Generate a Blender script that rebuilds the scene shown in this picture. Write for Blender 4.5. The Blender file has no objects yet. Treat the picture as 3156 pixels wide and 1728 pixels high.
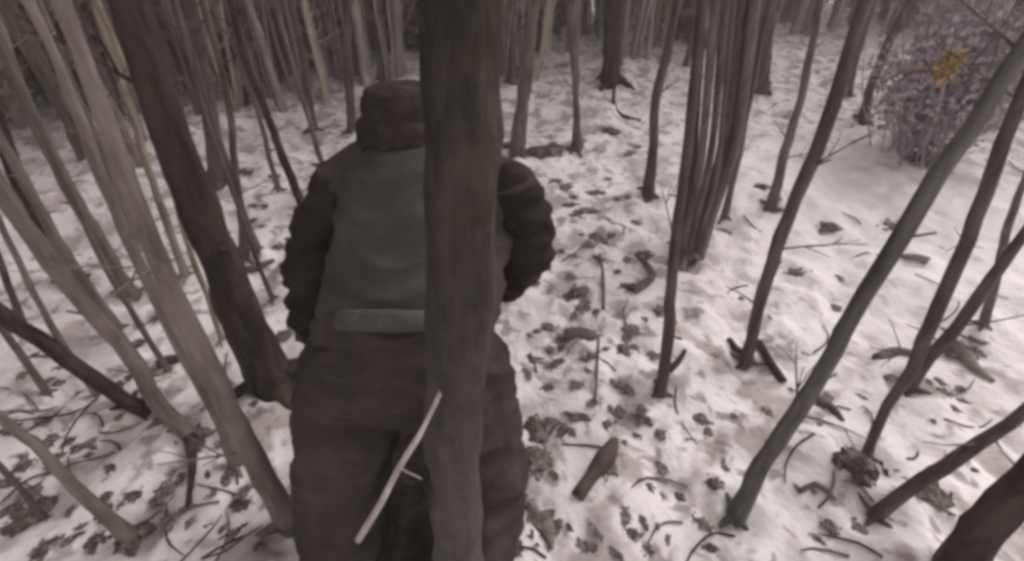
import bpy, bmesh, math, random
import numpy as np
from mathutils import Vector, Matrix, noise
random.seed(7); rng = np.random.default_rng(7)
R = math.radians
sc = bpy.context.scene
C = sc.collection

# ---------------------------------------------------------------- camera, sky, sun, exposure
FPX, PITCH, HC = 1300.0, R(32), 1.55          # focal length in photo pixels, downward pitch, height
cam_d = bpy.data.cameras.new('camera'); cam = bpy.data.objects.new('camera', cam_d); C.objects.link(cam)
cam_d.sensor_width = 36; cam_d.lens = FPX / 3156 * 36
cam_d.clip_start = 0.02; cam_d.clip_end = 500
cam.location = (0, 0, HC); cam.rotation_euler = (R(90) - PITCH, 0, 0)
sc.camera = cam
SUN_EL, SUN_AZ = R(46), R(52)                # azimuth from +Y (ahead) towards +X (right)
world = bpy.data.worlds.new('World'); sc.world = world; world.use_nodes = True
wn = world.node_tree; wn.nodes.clear()
sky = wn.nodes.new('ShaderNodeTexSky'); sky.sky_type = 'NISHITA'; sky.sun_disc = False
sky.sun_elevation = SUN_EL; sky.sun_rotation = SUN_AZ
sky.air_density = 1.0; sky.dust_density = 4.0
hs = wn.nodes.new('ShaderNodeHueSaturation'); hs.inputs['Saturation'].default_value = 0.12
tint = wn.nodes.new('ShaderNodeMix'); tint.data_type = 'RGBA'; tint.blend_type = 'MULTIPLY'
tint.inputs[0].default_value = 1.0; tint.inputs[7].default_value = (1.0, 0.922, 0.908, 1)
bg = wn.nodes.new('ShaderNodeBackground'); bg.inputs['Strength'].default_value = 0.10
wo = wn.nodes.new('ShaderNodeOutputWorld')
wn.links.new(sky.outputs[0], hs.inputs['Color']); wn.links.new(hs.outputs[0], tint.inputs[6])
wn.links.new(tint.outputs[2], bg.inputs[0]); wn.links.new(bg.outputs[0], wo.inputs[0])
sd = bpy.data.lights.new('sun', 'SUN'); sd.energy = 0.7; sd.angle = R(30); sd.color = (1.0, 0.965, 0.93)
sun = bpy.data.objects.new('sun', sd); C.objects.link(sun)
sv = Vector((math.sin(SUN_AZ) * math.cos(SUN_EL), math.cos(SUN_AZ) * math.cos(SUN_EL), math.sin(SUN_EL)))
sun.rotation_euler = (-sv).to_track_quat('-Z', 'Y').to_euler()
sc.view_settings.view_transform = 'Standard'; sc.view_settings.look = 'None'
sc.view_settings.exposure = 1.03; sc.view_settings.gamma = 1.0
sc.render.engine = 'CYCLES'
sc.cycles.pixel_filter_type = 'BLACKMAN_HARRIS'; sc.cycles.filter_width = 3.9   # soft, low-resolution lens
sc.cycles.max_bounces = 6

# ---------------------------------------------------------------- pixel <-> world
def ray(px, py):
    cx, cy = (px - 1578) / FPX, (864 - py) / FPX
    c, s = math.cos(PITCH), math.sin(PITCH)
    return Vector((cx, c + cy * s, -s + cy * c))
def U(px, py, y):                              # point seen at a photo pixel, y metres ahead
    d = ray(px, py); return Vector((0, 0, HC)) + d * (y / d.y)
def proj(p):
    v = Vector(p) - Vector((0, 0, HC)); c, s = math.cos(PITCH), math.sin(PITCH)
    z = v.y * c - v.z * s; up = v.y * s + v.z * c
    if z < 0.05: return None
    return 1578 + FPX * v.x / z, 864 - FPX * up / z
def px_size(p, px):                            # metres covered by px photo pixels at p
    v = Vector(p) - Vector((0, 0, HC)); return px / FPX * (v.y * math.cos(PITCH) - v.z * math.sin(PITCH))
def sstep(a, b, t):
    t = min(1, max(0, (t - a) / (b - a))); return t * t * (3 - 2 * t)
def base_h(x, y):
    k = 0.55
    r = k * math.log1p(math.exp(min(40, (y - 1.55) / k))) if y < 20 else y - 1.55
    f = 0.215 * min(r, 26) + 0.05 * max(0, min(r - 26, 60))
    f += 0.05 * sstep(1.2, 4, -x) * sstep(0.5, 3, y) * max(0, -x - 1.2)
    return f
def terrain(x, y, fine=True):
    h = base_h(x, y)
    fade = 1.0
    h += 0.10 * noise.noise(Vector((x * 0.55 + 3, y * 0.55, 1.3)))
    h += 0.055 * noise.noise(Vector((x * 1.7, y * 1.7 + 5, 2.1)))
    for hx, hy, hr in HOLLOW:
        d2 = (x - hx) ** 2 + (y - hy) ** 2
        if d2 < hr * hr * 9: h += -.055 * math.exp(-d2 / (hr * hr)) + .022 * math.exp(-((math.sqrt(d2) - hr * 1.7) / (hr * .5)) ** 2)
    if fine and abs(x) < 14 and -2 < y < 16:
        h += 0.050 * noise.noise(Vector((x * 4.3, y * 4.3, 7.7)))
        n = noise.noise(Vector((x * 10.5, y * 10.5, 3.1)))
        h += 0.026 * n
        h += 0.006 * noise.noise(Vector((x * 26, y * 26, 9.1)))
    return h
HOLLOW = []
def ground_at(px, py):
    d = ray(px, py); o = Vector((0, 0, HC)); t, st = 0.3, 0.01
    while t < 60:
        p = o + d * t
        if p.z < terrain(p.x, p.y): return Vector((p.x, p.y, terrain(p.x, p.y)))
        t += st * (1 + t)
    return p

for bx, by in ((1660, 990), (1870, 922), (1848, 1300), (2170, 1160), (2282, 975), (2195, 1298), (1935, 532), (2166, 312), (1532, 218), (1628, 502), (1450, 384), (1300, 392), (1722, 672), (700, 985), (735, 1330), (600, 1180),
               (350, 1038), (495, 1112), (342, 1362), (622, 665), (765, 530), (555, 470), (345, 760), (190, 730), (130, 1000)):
    g_ = ground_at(bx * 3156 / 2575, by * 3156 / 2575); HOLLOW.append((g_.x, g_.y, .075))

# ---------------------------------------------------------------- helpers
def tag(o, label=None, cat=None, group=None, kind=None):
    for k, v in (('label', label), ('category', cat), ('group', group), ('kind', kind)):
        if v: o[k] = v
    return o
def empty(name, loc):
    o = bpy.data.objects.new(name, None); o.empty_display_size = 0.1; o.location = loc; C.objects.link(o); return o
def mesh_obj(name, verts, faces, mat, parent=None, smooth=True, loc=(0, 0, 0)):
    me = bpy.data.meshes.new(name); me.from_pydata([tuple(v) for v in verts], [], faces)
    if smooth: me.polygons.foreach_set('use_smooth', [True] * len(me.polygons))
    if mat: me.materials.append(mat)
    o = bpy.data.objects.new(name, me); C.objects.link(o); o.location = loc
    if parent: o.parent = parent
    return o
class MB:
    def __init__(s): s.v = []; s.f = []
    def tube(s, pts, rad, n=8, rough=0.0, cap=True, ridge=0.0, seed=0.0):
        pts = [Vector(p) for p in pts]; b = len(s.v); prev = None
        for i, p in enumerate(pts):
            t = (pts[min(i + 1, len(pts) - 1)] - pts[max(i - 1, 0)]).normalized()
            if prev is None:
                a = t.orthogonal().normalized()
            else:
                a = (prev - t * prev.dot(t)).normalized()
            prev = a; c = t.cross(a)
            for k in range(n):
                an = 2 * math.pi * k / n
                d = a * math.cos(an) + c * math.sin(an)
                r = rad[i]
                if rough: r *= 1 + rough * noise.noise(Vector((d.x * 1.7 + seed, d.y * 1.7, p.dot(t) * 5 + seed)))
                if ridge: r *= 1 + ridge * noise.noise(Vector((d.x * 5 + seed, d.y * 5, p.dot(t) * 9)))
                s.v.append(p + d * r)
        m = len(pts)
        for i in range(m - 1):
            for k in range(n):
                k2 = (k + 1) % n
                s.f.append((b + i * n + k, b + i * n + k2, b + (i + 1) * n + k2, b + (i + 1) * n + k))
        if cap:
            s.f.append(tuple(b + k for k in range(n))[::-1]); s.f.append(tuple(b + (m - 1) * n + k for k in range(n)))
    def loft(s, rings, n=20):                # rings: (centre, axis_a, half_a, axis_b, half_b)
        b = len(s.v)
        for c, A, ha, B, hb in rings:
            for k in range(n):
                an = 2 * math.pi * k / n
                s.v.append(Vector(c) + Vector(A) * (ha * math.cos(an)) + Vector(B) * (hb * math.sin(an)))
        m = len(rings)
        for i in range(m - 1):
            for k in range(n):
                k2 = (k + 1) % n
                s.f.append((b + i * n + k, b + i * n + k2, b + (i + 1) * n + k2, b + (i + 1) * n + k))
        s.f.append(tuple(b + k for k in range(n))[::-1]); s.f.append(tuple(b + (m - 1) * n + k for k in range(n)))
    def ball(s, c, r, n=14, m=9):
        c = Vector(c); r = Vector(r) if not isinstance(r, (int, float)) else Vector((r, r, r))
        rings = []
        for i in range(1, m):
            th = math.pi * i / m
            rings.append((c + Vector((0, 0, -r.z * math.cos(th))), (1, 0, 0), r.x * math.sin(th), (0, 1, 0), r.y * math.sin(th)))
        s.loft(rings, n)
    def limb(s, pts, rad):                   # rounded chain of tapered capsules
        for p, r in zip(pts, rad): s.ball(p, r)
        for i in range(len(pts) - 1):
            a, b = Vector(pts[i]), Vector(pts[i + 1])
            s.tube([a.lerp(b, t) for t in (0, .25, .5, .75, 1)], [rad[i] + (rad[i + 1] - rad[i]) * t for t in (0, .25, .5, .75, 1)], 14)
    def build(s, name, mat, parent=None, smooth=True, loc=(0, 0, 0)):
        return mesh_obj(name, s.v, s.f, mat, parent, smooth, loc)
def resample(pts, step):
    pts = [Vector(p) for p in pts]
    # Catmull-Rom through the points
    out = []
    for i in range(len(pts) - 1):
        p0 = pts[max(i - 1, 0)]; p1 = pts[i]; p2 = pts[i + 1]; p3 = pts[min(i + 2, len(pts) - 1)]
        n = max(1, int((p2 - p1).length / step))
        for k in range(n):
            t = k / n
            out.append(0.5 * ((2 * p1) + (p2 - p0) * t + (2 * p0 - 5 * p1 + 4 * p2 - p3) * t * t + (3 * p1 - p0 - 3 * p2 + p3) * t ** 3))
    out.append(pts[-1]); return out
def origin(o):
    w = Vector(o.location)
    while o.parent: o = o.parent; w += Vector(o.location)
    return w
def remesh(mb, name, mat, parent, voxel, wr=0.0, wscale=0.06, it=6, wr2=0.0, loc=(0, 0, 0)):
    o = mb.build(name, mat, None, True)
    m = o.modifiers.new('r', 'REMESH'); m.mode = 'VOXEL'; m.voxel_size = voxel; m.use_smooth_shade = True
    s = o.modifiers.new('s', 'SMOOTH'); s.iterations = it; s.factor = 0.5
    dg = bpy.context.evaluated_depsgraph_get()
    me = bpy.data.meshes.new_from_object(o.evaluated_get(dg), depsgraph=dg)
    old = o.data; o.modifiers.clear(); o.data = me; bpy.data.meshes.remove(old)
    if wr or wr2:
        nn = [v.normal.copy() for v in me.vertices]
        for v, nrm in zip(me.vertices, nn):
            p = v.co
            w = noise.noise(Vector((p.x / wscale * 0.55, p.y / wscale * .8, p.z / wscale * 1.5)))
            w = (1 - abs(w) * 2.2)
            w2 = noise.noise(p * (0.6 / wscale)) 
            v.co = p + nrm * (wr * w + wr2 * w2)
    me.polygons.foreach_set('use_smooth', [True] * len(me.polygons))
    me.materials.clear(); me.materials.append(mat)
    if parent:
        o.parent = parent; off = origin(parent)
        for v in me.vertices: v.co -= off
    return o

# ---------------------------------------------------------------- materials
def mat(name, cols, scale=(1, 1, 1), nscale=6, rough=0.85, bump=0.3, bdist=0.01, detail=6, spec=0.2, sss=0.0, nscale2=None, patch=None):
    m = bpy.data.materials.new(name); m.use_nodes = True; nt = m.node_tree; b = nt.nodes['Principled BSDF']
    b.inputs['Roughness'].default_value = rough; b.inputs['Specular IOR Level'].default_value = spec
    tc = nt.nodes.new('ShaderNodeTexCoord'); mp = nt.nodes.new('ShaderNodeMapping'); mp.inputs['Scale'].default_value = scale
    nt.links.new(tc.outputs['Object'], mp.inputs['Vector'])
    n1 = nt.nodes.new('ShaderNodeTexNoise'); n1.inputs['Scale'].default_value = nscale; n1.inputs['Detail'].default_value = detail
    n1.inputs['Roughness'].default_value = 0.65
    nt.links.new(mp.outputs[0], n1.inputs['Vector'])
    cr = nt.nodes.new('ShaderNodeValToRGB'); e = cr.color_ramp.elements
    e[0].position = 0.32; e[1].position = 0.68; e[0].color = (*cols[0], 1); e[1].color = (*cols[-1], 1)
    if len(cols) == 3: x = e.new(0.5); x.color = (*cols[1], 1)
    nt.links.new(n1.outputs['Fac'], cr.inputs[0]); nt.links.new(cr.outputs[0], b.inputs['Base Color'])
    if patch:
        n3 = nt.nodes.new('ShaderNodeTexNoise'); n3.inputs['Scale'].default_value = 9; n3.inputs['Detail'].default_value = 5; n3.inputs['Distortion'].default_value = .6
        mp3 = nt.nodes.new('ShaderNodeMapping'); mp3.inputs['Scale'].default_value = (1, 1, .45); nt.links.new(tc.outputs['Object'], mp3.inputs['Vector']); nt.links.new(mp3.outputs[0], n3.inputs['Vector'])
        r3 = nt.nodes.new('ShaderNodeMapRange'); r3.inputs['From Min'].default_value = .5; r3.inputs['From Max'].default_value = .68; r3.inputs['To Max'].default_value = .75
        nt.links.new(n3.outputs['Fac'], r3.inputs['Value'])
        mx = nt.nodes.new('ShaderNodeMix'); mx.data_type = 'RGBA'; mx.inputs[7].default_value = (*patch, 1)
        nt.links.new(r3.outputs[0], mx.inputs[0]); nt.links.new(cr.outputs[0], mx.inputs[6]); nt.links.new(mx.outputs[2], b.inputs['Base Color'])
    n2 = nt.nodes.new('ShaderNodeTexNoise'); n2.inputs['Scale'].default_value = nscale2 or nscale * 3; n2.inputs['Detail'].default_value = 6
    nt.links.new(mp.outputs[0], n2.inputs['Vector'])
    bu = nt.nodes.new('ShaderNodeBump'); bu.inputs['Strength'].default_value = bump; bu.inputs['Distance'].default_value = bdist
    nt.links.new(n2.outputs['Fac'], bu.inputs['Height']); nt.links.new(bu.outputs[0], b.inputs['Normal'])
    if sss:
        b.inputs['Subsurface Weight'].default_value = sss; b.inputs['Subsurface Radius'].default_value = (0.02, 0.02, 0.025); b.inputs['Subsurface Scale'].default_value = 0.5
    return m
BS = (1, 1, 0.16)
M = {}
M['snow'] = mat('snow', [(.72, .695, .692), (.79, .767, .765), (.85, .83, .83)], nscale=2.2, bump=0.6, bdist=0.02, rough=0.7, nscale2=26, detail=8)
nt = M['snow'].node_tree; b_ = nt.nodes['Principled BSDF']; src = b_.inputs['Base Color'].links[0].from_socket
tc_ = nt.nodes['Texture Coordinate']
CLEAR = tuple(ground_at(2230 * 3156 / 2575, 560 * 3156 / 2575))     # the clearing has deep clean snow
def thin_snow(scale, lo, hi, col, amt, src):
    n_ = nt.nodes.new('ShaderNodeTexNoise'); n_.inputs['Scale'].default_value = scale; n_.inputs['Detail'].default_value = 2.5; n_.inputs['Distortion'].default_value = .4
    nt.links.new(tc_.outputs['Object'], n_.inputs['Vector'])
    r_ = nt.nodes.new('ShaderNodeMapRange'); r_.interpolation_type = 'SMOOTHSTEP'
    r_.inputs['From Min'].default_value = lo; r_.inputs['From Max'].default_value = hi; r_.inputs['To Max'].default_value = amt
    nt.links.new(n_.outputs['Fac'], r_.inputs['Value'])
    dn = nt.nodes.new('ShaderNodeVectorMath'); dn.operation = 'DISTANCE'; dn.inputs[1].default_value = CLEAR
    nt.links.new(tc_.outputs['Object'], dn.inputs[0])
    dr = nt.nodes.new('ShaderNodeMapRange'); dr.interpolation_type = 'SMOOTHSTEP'; dr.inputs['From Min'].default_value = .5; dr.inputs['From Max'].default_value = 2.3
    dr.inputs['To Min'].default_value = .12
    nt.links.new(dn.outputs['Value'], dr.inputs['Value'])
    mu = nt.nodes.new('ShaderNodeMath'); mu.operation = 'MULTIPLY'; nt.links.new(r_.outputs[0], mu.inputs[0]); nt.links.new(dr.outputs[0], mu.inputs[1]); r_ = mu
    m_ = nt.nodes.new('ShaderNodeMix'); m_.data_type = 'RGBA'; m_.inputs[7].default_value = (*col, 1)
    nt.links.new(r_.outputs[0], m_.inputs[0]); nt.links.new(src, m_.inputs[6]); return m_.outputs[2]
src = thin_snow(5.0, .48, .64, (.29, .245, .23), .74, src)      # leaf litter showing through thin snow
src = thin_snow(11, .54, .68, (.19, .155, .142), .72, src)
src = thin_snow(1.1, .45, .72, (.52, .475, .465), .4, src)
nt.links.new(src, b_.inputs['Base Color'])
M['bark_dark'] = mat('bark_dark', [(0.0180, 0.0139, 0.0107), (0.0394, 0.0303, 0.0246), (0.0722, 0.0574, 0.0492)], BS, 22, bump=1, bdist=.010, nscale2=34, patch=(.082, .064, .052))
M['bark_brown'] = mat('bark_brown', [(.050, .037, .034), (.095, .074, .070), (.16, .13, .124)], BS, 26, bump=1, bdist=.010, nscale2=36, patch=(.145, .118, .115))
M['bark_purple'] = mat('bark_purple', [(.075, .056, .062), (.13, .102, .110), (.21, .175, .185)], BS, 26, bump=1, bdist=.010, nscale2=36, patch=(.20, .17, .18))
M['bark_green'] = mat('bark_green', [(.062, .058, .050), (.115, .110, .096), (.18, .174, .155)], BS, 26, bump=1, bdist=.010, nscale2=36, patch=(.075, .066, .058))
M['bark_grey'] = mat('bark_grey', [(.075, .063, .053), (.14, .12, .104), (.21, .185, .165)], BS, 24, bump=1, bdist=.010, nscale2=36, patch=(.085, .070, .060))
M['bark_olive'] = mat('bark_olive', [(.13, .108, .078), (.25, .215, .165), (.38, .34, .275)], BS, 22, bump=1, bdist=.010, nscale2=36, patch=(.34, .30, .24))
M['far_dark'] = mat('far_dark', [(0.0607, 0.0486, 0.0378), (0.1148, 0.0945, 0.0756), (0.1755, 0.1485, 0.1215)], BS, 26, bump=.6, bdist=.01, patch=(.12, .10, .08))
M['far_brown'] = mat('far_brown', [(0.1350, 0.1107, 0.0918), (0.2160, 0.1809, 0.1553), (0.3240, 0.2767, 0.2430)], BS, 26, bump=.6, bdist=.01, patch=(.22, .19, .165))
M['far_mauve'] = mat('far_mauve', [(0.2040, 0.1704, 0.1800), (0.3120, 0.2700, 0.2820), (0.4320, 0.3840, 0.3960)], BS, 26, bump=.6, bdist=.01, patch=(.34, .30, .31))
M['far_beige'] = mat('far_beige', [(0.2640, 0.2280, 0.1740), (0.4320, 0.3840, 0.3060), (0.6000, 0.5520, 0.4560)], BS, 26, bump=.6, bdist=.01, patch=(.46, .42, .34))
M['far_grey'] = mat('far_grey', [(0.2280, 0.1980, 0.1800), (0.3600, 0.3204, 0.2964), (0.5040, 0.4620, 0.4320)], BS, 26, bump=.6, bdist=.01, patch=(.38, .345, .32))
M['bark_pale'] = mat('bark_pale', [(.10, .082, .070), (.17, .145, .128), (.25, .22, .20)], BS, 24, bump=1, bdist=.010, nscale2=36, patch=(.24, .21, .19))
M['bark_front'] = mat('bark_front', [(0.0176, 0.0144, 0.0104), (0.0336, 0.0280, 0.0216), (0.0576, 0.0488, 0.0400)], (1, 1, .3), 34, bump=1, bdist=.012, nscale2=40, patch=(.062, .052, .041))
nt_ = M['bark_front'].node_tree; b2 = nt_.nodes['Principled BSDF']; s2 = b2.inputs['Base Color'].links[0].from_socket      # bark blends unevenly to a paler grey towards the foot
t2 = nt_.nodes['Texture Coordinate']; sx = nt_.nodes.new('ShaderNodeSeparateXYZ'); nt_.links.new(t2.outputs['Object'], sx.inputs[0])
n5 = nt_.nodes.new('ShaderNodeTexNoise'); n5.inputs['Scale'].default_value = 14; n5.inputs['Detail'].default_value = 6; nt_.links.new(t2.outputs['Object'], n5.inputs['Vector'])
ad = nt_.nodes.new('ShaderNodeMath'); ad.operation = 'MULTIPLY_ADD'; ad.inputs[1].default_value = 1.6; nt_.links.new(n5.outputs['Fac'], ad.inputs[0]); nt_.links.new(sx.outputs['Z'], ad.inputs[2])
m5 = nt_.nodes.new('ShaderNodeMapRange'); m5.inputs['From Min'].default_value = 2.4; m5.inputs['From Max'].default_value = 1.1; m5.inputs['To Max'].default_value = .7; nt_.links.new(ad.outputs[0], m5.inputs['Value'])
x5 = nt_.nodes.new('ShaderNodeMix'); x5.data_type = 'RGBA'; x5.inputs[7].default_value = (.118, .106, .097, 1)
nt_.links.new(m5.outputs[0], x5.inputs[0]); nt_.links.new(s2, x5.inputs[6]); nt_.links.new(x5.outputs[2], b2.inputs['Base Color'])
M['twig_mauve'] = mat('twig_mauve', [(.26, .22, .245), (.36, .315, .34), (.46, .41, .435)], BS, 26, bump=.3, bdist=.003)
M['litter'] = mat('litter', [(.040, .032, .027), (.095, .078, .068), (.30, .27, .25)], nscale=2.4, bump=.6, bdist=.004)
M['litter_grey'] = mat('litter_grey', [(.07, .065, .057), (.14, .13, .115), (.34, .32, .30)], nscale=3, bump=.6, bdist=.004)
M['soil'] = mat('soil', [(.020, .015, .012), (.045, .034, .028), (.085, .066, .055)], nscale=14, bump=.9, bdist=.02)
M['leaf_brown'] = mat('leaf_brown', [(.20, .155, .105), (.265, .21, .15), (.33, .27, .20)], nscale=9, bump=.2, rough=.7)
M['leaf_ochre'] = mat('leaf_ochre', [(.24, .15, .05), (.36, .235, .09), (.46, .33, .15)], nscale=12, bump=.2, rough=.7)
M['wood_pale'] = mat('wood_pale', [(.32, .285, .27), (.46, .42, .40), (.60, .565, .54)], BS, 30, bump=.4, bdist=.003)
M['vest'] = mat('vest', [(0.0426, 0.0392, 0.0333), (0.0563, 0.0528, 0.0452), (0.0751, 0.0708, 0.0614)], nscale=8, bump=.35, bdist=.004, nscale2=90)
M['jacket'] = mat('jacket', [(0.0352, 0.0282, 0.0246), (0.0510, 0.0414, 0.0370), (0.0730, 0.0607, 0.0546)], nscale=7, bump=.35, bdist=.004, nscale2=90)
M['sleeve'] = mat('sleeve', [(0.0145, 0.0102, 0.0085), (0.0229, 0.0170, 0.0149), (0.0340, 0.0263, 0.0229)], nscale=7, bump=.35, bdist=.004, nscale2=90)
M['trousers'] = mat('trousers', [(.033, .026, .023), (.047, .038, .034), (.066, .054, .048)], nscale=7, bump=.35, bdist=.004, nscale2=90)
M['hat'] = mat('hat', [(0.0238, 0.0179, 0.0153), (0.0374, 0.0289, 0.0255), (0.0561, 0.0450, 0.0399)], nscale=30, bump=.8, bdist=.008, nscale2=120)
M['band'] = mat('band', [(.060, .058, .050), (.080, .078, .068), (.105, .102, .09)], nscale=20, bump=.4, bdist=.003)
M['boot'] = mat('boot', [(.014, .011, .010), (.024, .019, .017), (.04, .033, .03)], nscale=20, bump=.3, bdist=.003, rough=.6)
M['skin'] = mat('skin', [(.42, .25, .18), (.48, .29, .21), (.53, .33, .25)], nscale=20, bump=.1, bdist=.001, rough=.55)
M['eye'] = mat('eye', [(.5, .48, .46), (.6, .58, .56), (.65, .63, .6)], nscale=10, bump=0, rough=.2)
M['hair'] = mat('hair', [(.02, .014, .01), (.03, .022, .016), (.05, .036, .028)], (1, 1, .3), 60, bump=.8, bdist=.004)

# ---------------------------------------------------------------- ground
def axis(lo, hi, flo, fhi, fine, grow=1.13):
    a = list(np.arange(flo, fhi + 1e-6, fine)); s = fine; x = fhi
    while x < hi: s *= grow; x += s; a.append(x)
    s = fine; x = flo; pre = []
    while x > lo: s *= grow; x -= s; pre.append(x)
    return pre[::-1] + a
xs = axis(-140, 140, -4.2, 4.2, 0.032, 1.06); ys = axis(-60, 200, 0.3, 5.0, 0.030, 1.06)
gv = [(x, y, terrain(x, y)) for y in ys for x in xs]
nx = len(xs)
gf = [(j * nx + i, j * nx + i + 1, (j + 1) * nx + i + 1, (j + 1) * nx + i) for j in range(len(ys) - 1) for i in range(nx - 1)]
tag(mesh_obj('ground', gv, gf, M['snow']), kind='structure', label='snow covered forest slope with soft bumps and hollows')

# bare trampled soil round the person's feet
def patch(name, cx, cy, rx, ry, h, m, seed, n=26, rot=0.0):
    v = []; f = []; nr = 12
    for i in range(nr + 1):
        for k in range(n):
            an = 2 * math.pi * k / n; e = 1 + .30 * noise.noise(Vector((math.cos(an) * 1.6 + seed, math.sin(an) * 1.6, seed))) + .14 * noise.noise(Vector((math.cos(an) * 5 + seed, math.sin(an) * 5, seed)))
            q = i / nr; lx, ly = math.cos(an) * rx * e * q, math.sin(an) * ry * e * q
            x = cx + lx * math.cos(rot) - ly * math.sin(rot); y = cy + lx * math.sin(rot) + ly * math.cos(rot)
            z = terrain(x, y) + (h * (1 - q ** 3) + .006 + .012 * noise.noise(Vector((x * 18, y * 18, seed))) if i < nr else -.02)
            v.append((x, y, z))
    for i in range(nr):
        for k in range(n):
            k2 = (k + 1) % n; f.append((i * n + k, i * n + k2, (i + 1) * n + k2, (i + 1) * n + k))
    return mesh_obj(name, v, f, m)
g0 = ground_at(1260, 1500); 
tag(patch('soil', g0.x, g0.y + .10, .42, .42, .022, M['soil'], 2.2), label='dark trampled bare soil around the feet of the walking person', kind='structure')

# ---------------------------------------------------------------- trees
def branch_mesh(mb, start, direction, length, r, depth=2, n=6, droop=0.0):
    pts = [Vector(start)]; d = Vector(direction).normalized(); seg = max(3, int(length / .16)); st = length / seg
    for i in range(seg):
        d = (d + Vector((random.uniform(-.16, .16), random.uniform(-.16, .16), random.uniform(-.08, .16) - droop))).normalized()
        pts.append(pts[-1] + d * st)
    mb.tube(pts, [r * (1 - .85 * i / seg) + .0008 for i in range(seg + 1)], n, .15)
    if depth > 0:
        for q in range(random.randint(2, 4)):
            i = random.randint(1, seg - 1); a = (pts[i] - pts[i - 1]).normalized()
            o = a.orthogonal(); o.rotate(Matrix.Rotation(random.uniform(0, 6.28), 3, a))
            branch_mesh(mb, pts[i], a * .8 + o * random.uniform(.5, 1.0) + Vector((0, 0, .2)), length * random.uniform(.3, .55), r * (1 - .8 * i / seg) * .6, depth - 1, max(4, n - 1), droop)
    return pts
def grow_tree(name, pts, rads, m, label, cat='tree', group=None, height=5.0, flare=1.25, low_twigs=2, limbs=3, crown=True, sides=16, roots=4, twig_len=(.10, .34)):
    """pts: world points from the base up; grows on past the last one to the given height."""
    base = Vector(pts[0]); root = empty(name, base); tag(root, label, cat, group)
    P = [Vector(p) for p in pts]; rr = list(rads)
    d = (P[-1] - P[-2]).normalized(); r_end = rr[-1]
    steps = 0; h0 = P[-1].z - base.z
    while P[-1].z - base.z < height and steps < 14:
        d = (d * .75 + Vector((random.uniform(-.06, .06), random.uniform(-.06, .06), .35))).normalized()
        P.append(P[-1] + d * .55); steps += 1
        rr.append(r_end * max(.18, 1 - .8 * (P[-1].z - base.z - h0) / max(.5, height - h0)))
    # resample with radius
    L = [0]
    for a, b in zip(P, P[1:]): L.append(L[-1] + (b - a).length)
    step = 0.06
    Q = resample(P, step); LQ = [0]
    for a, b in zip(Q, Q[1:]): LQ.append(LQ[-1] + (b - a).length)
    k = L[-1] / max(1e-6, LQ[-1]); RQ = list(np.interp([q * k for q in LQ], L, rr))
    RQ = [r * (1 + (flare - 1) * math.exp(-l / .07)) for r, l in zip(RQ, LQ)]
    # small wander
    sd = random.uniform(0, 50); out = []
    for q, l, r in zip(Q, LQ, RQ):
        w = min(1, l / .3) * min(r * .8, .02)
        out.append(q - base + Vector((noise.noise(Vector((l * 2.2, sd, 0))), noise.noise(Vector((l * 2.2, 9, sd))), 0)) * w + Vector((noise.noise(Vector((l * 9, sd, 4))), noise.noise(Vector((l * 9, 7, sd))), 0)) * w * .35)
    out[0] = out[0] - (out[1] - out[0]).normalized() * .10
    mb = MB(); mb.tube(out, RQ, sides, .20, True, .22, sd); mb.build('trunk', m, root)
    if roots:
        r0 = RQ[min(2, len(RQ) - 1)]
        for q in range(roots):
            an = 6.28 * (q + random.uniform(.1, .8)) / roots; ex = r0 * random.uniform(2.2, 3.8); tm = MB()
            pr = [Vector((math.cos(an) * k * ex, math.sin(an) * k * ex, 0)) for k in (.05, .35, .7, 1.0)]
            for k, p_ in enumerate(pr): p_.z = terrain(base.x + p_.x, base.y + p_.y) - base.z + (r0 * .9, r0 * .42, r0 * .08, -r0 * .5)[k]
            tm.tube(pr, [r0 * .6, r0 * .48, r0 * .34, r0 * .2], 7, .2); tm.build('root', m, root)
        for q in range(2):
            i_ = random.randrange(len(out) // 8, max(len(out) // 8 + 1, len(out) // 3)); an = random.uniform(0, 6.28); r1 = RQ[i_]; tm = MB()
            d_ = Vector((math.cos(an), math.sin(an), random.uniform(.2, .9))).normalized(); c_ = out[i_]
            tm.tube([c_ + d_ * r1 * .6, c_ + d_ * (r1 * 1.3), c_ + d_ * (r1 * 1.0 + random.uniform(.015, .05))], [r1 * .34, r1 * .2, r1 * .14], 6, .2); tm.build('stub', m, root)
    top = [(o, r) for o, r, l in zip(out, RQ, LQ) if o.z > 1.7]
    if low_twigs:
        lo = [(o, r) for o, r in zip(out, RQ) if .35 < o.z < 1.7]
        for i in range(low_twigs):
            if not lo: break
            o, r = random.choice(lo); an = random.uniform(0, 6.28); tm = MB()
            branch_mesh(tm, o, (math.cos(an), math.sin(an), random.uniform(.1, .9)), random.uniform(*twig_len), max(.0022, r * .16), 1, 5)
            tm.build('twig', m, root)
    if top:
        for i in range(limbs):
            o, r = top[int(len(top) * (.1 + .6 * i / max(1, limbs)))]; an = random.uniform(0, 6.28); tm = MB()
            branch_mesh(tm, o, (math.cos(an), math.sin(an), .9), random.uniform(.6, 1.2), r * .5, 2, 5); tm.build('branch', m, root)
        if crown:
            tm = MB()
            for i in range(7):
                o, r = top[int(len(top) * random.uniform(.45, .98))]; an = random.uniform(0, 6.28)
                branch_mesh(tm, o, (math.cos(an), math.sin(an), .8), random.uniform(.5, 1.0), max(.004, r * .45), 2, 4)
            tm.build('crown', m, root)
    return root
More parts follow.
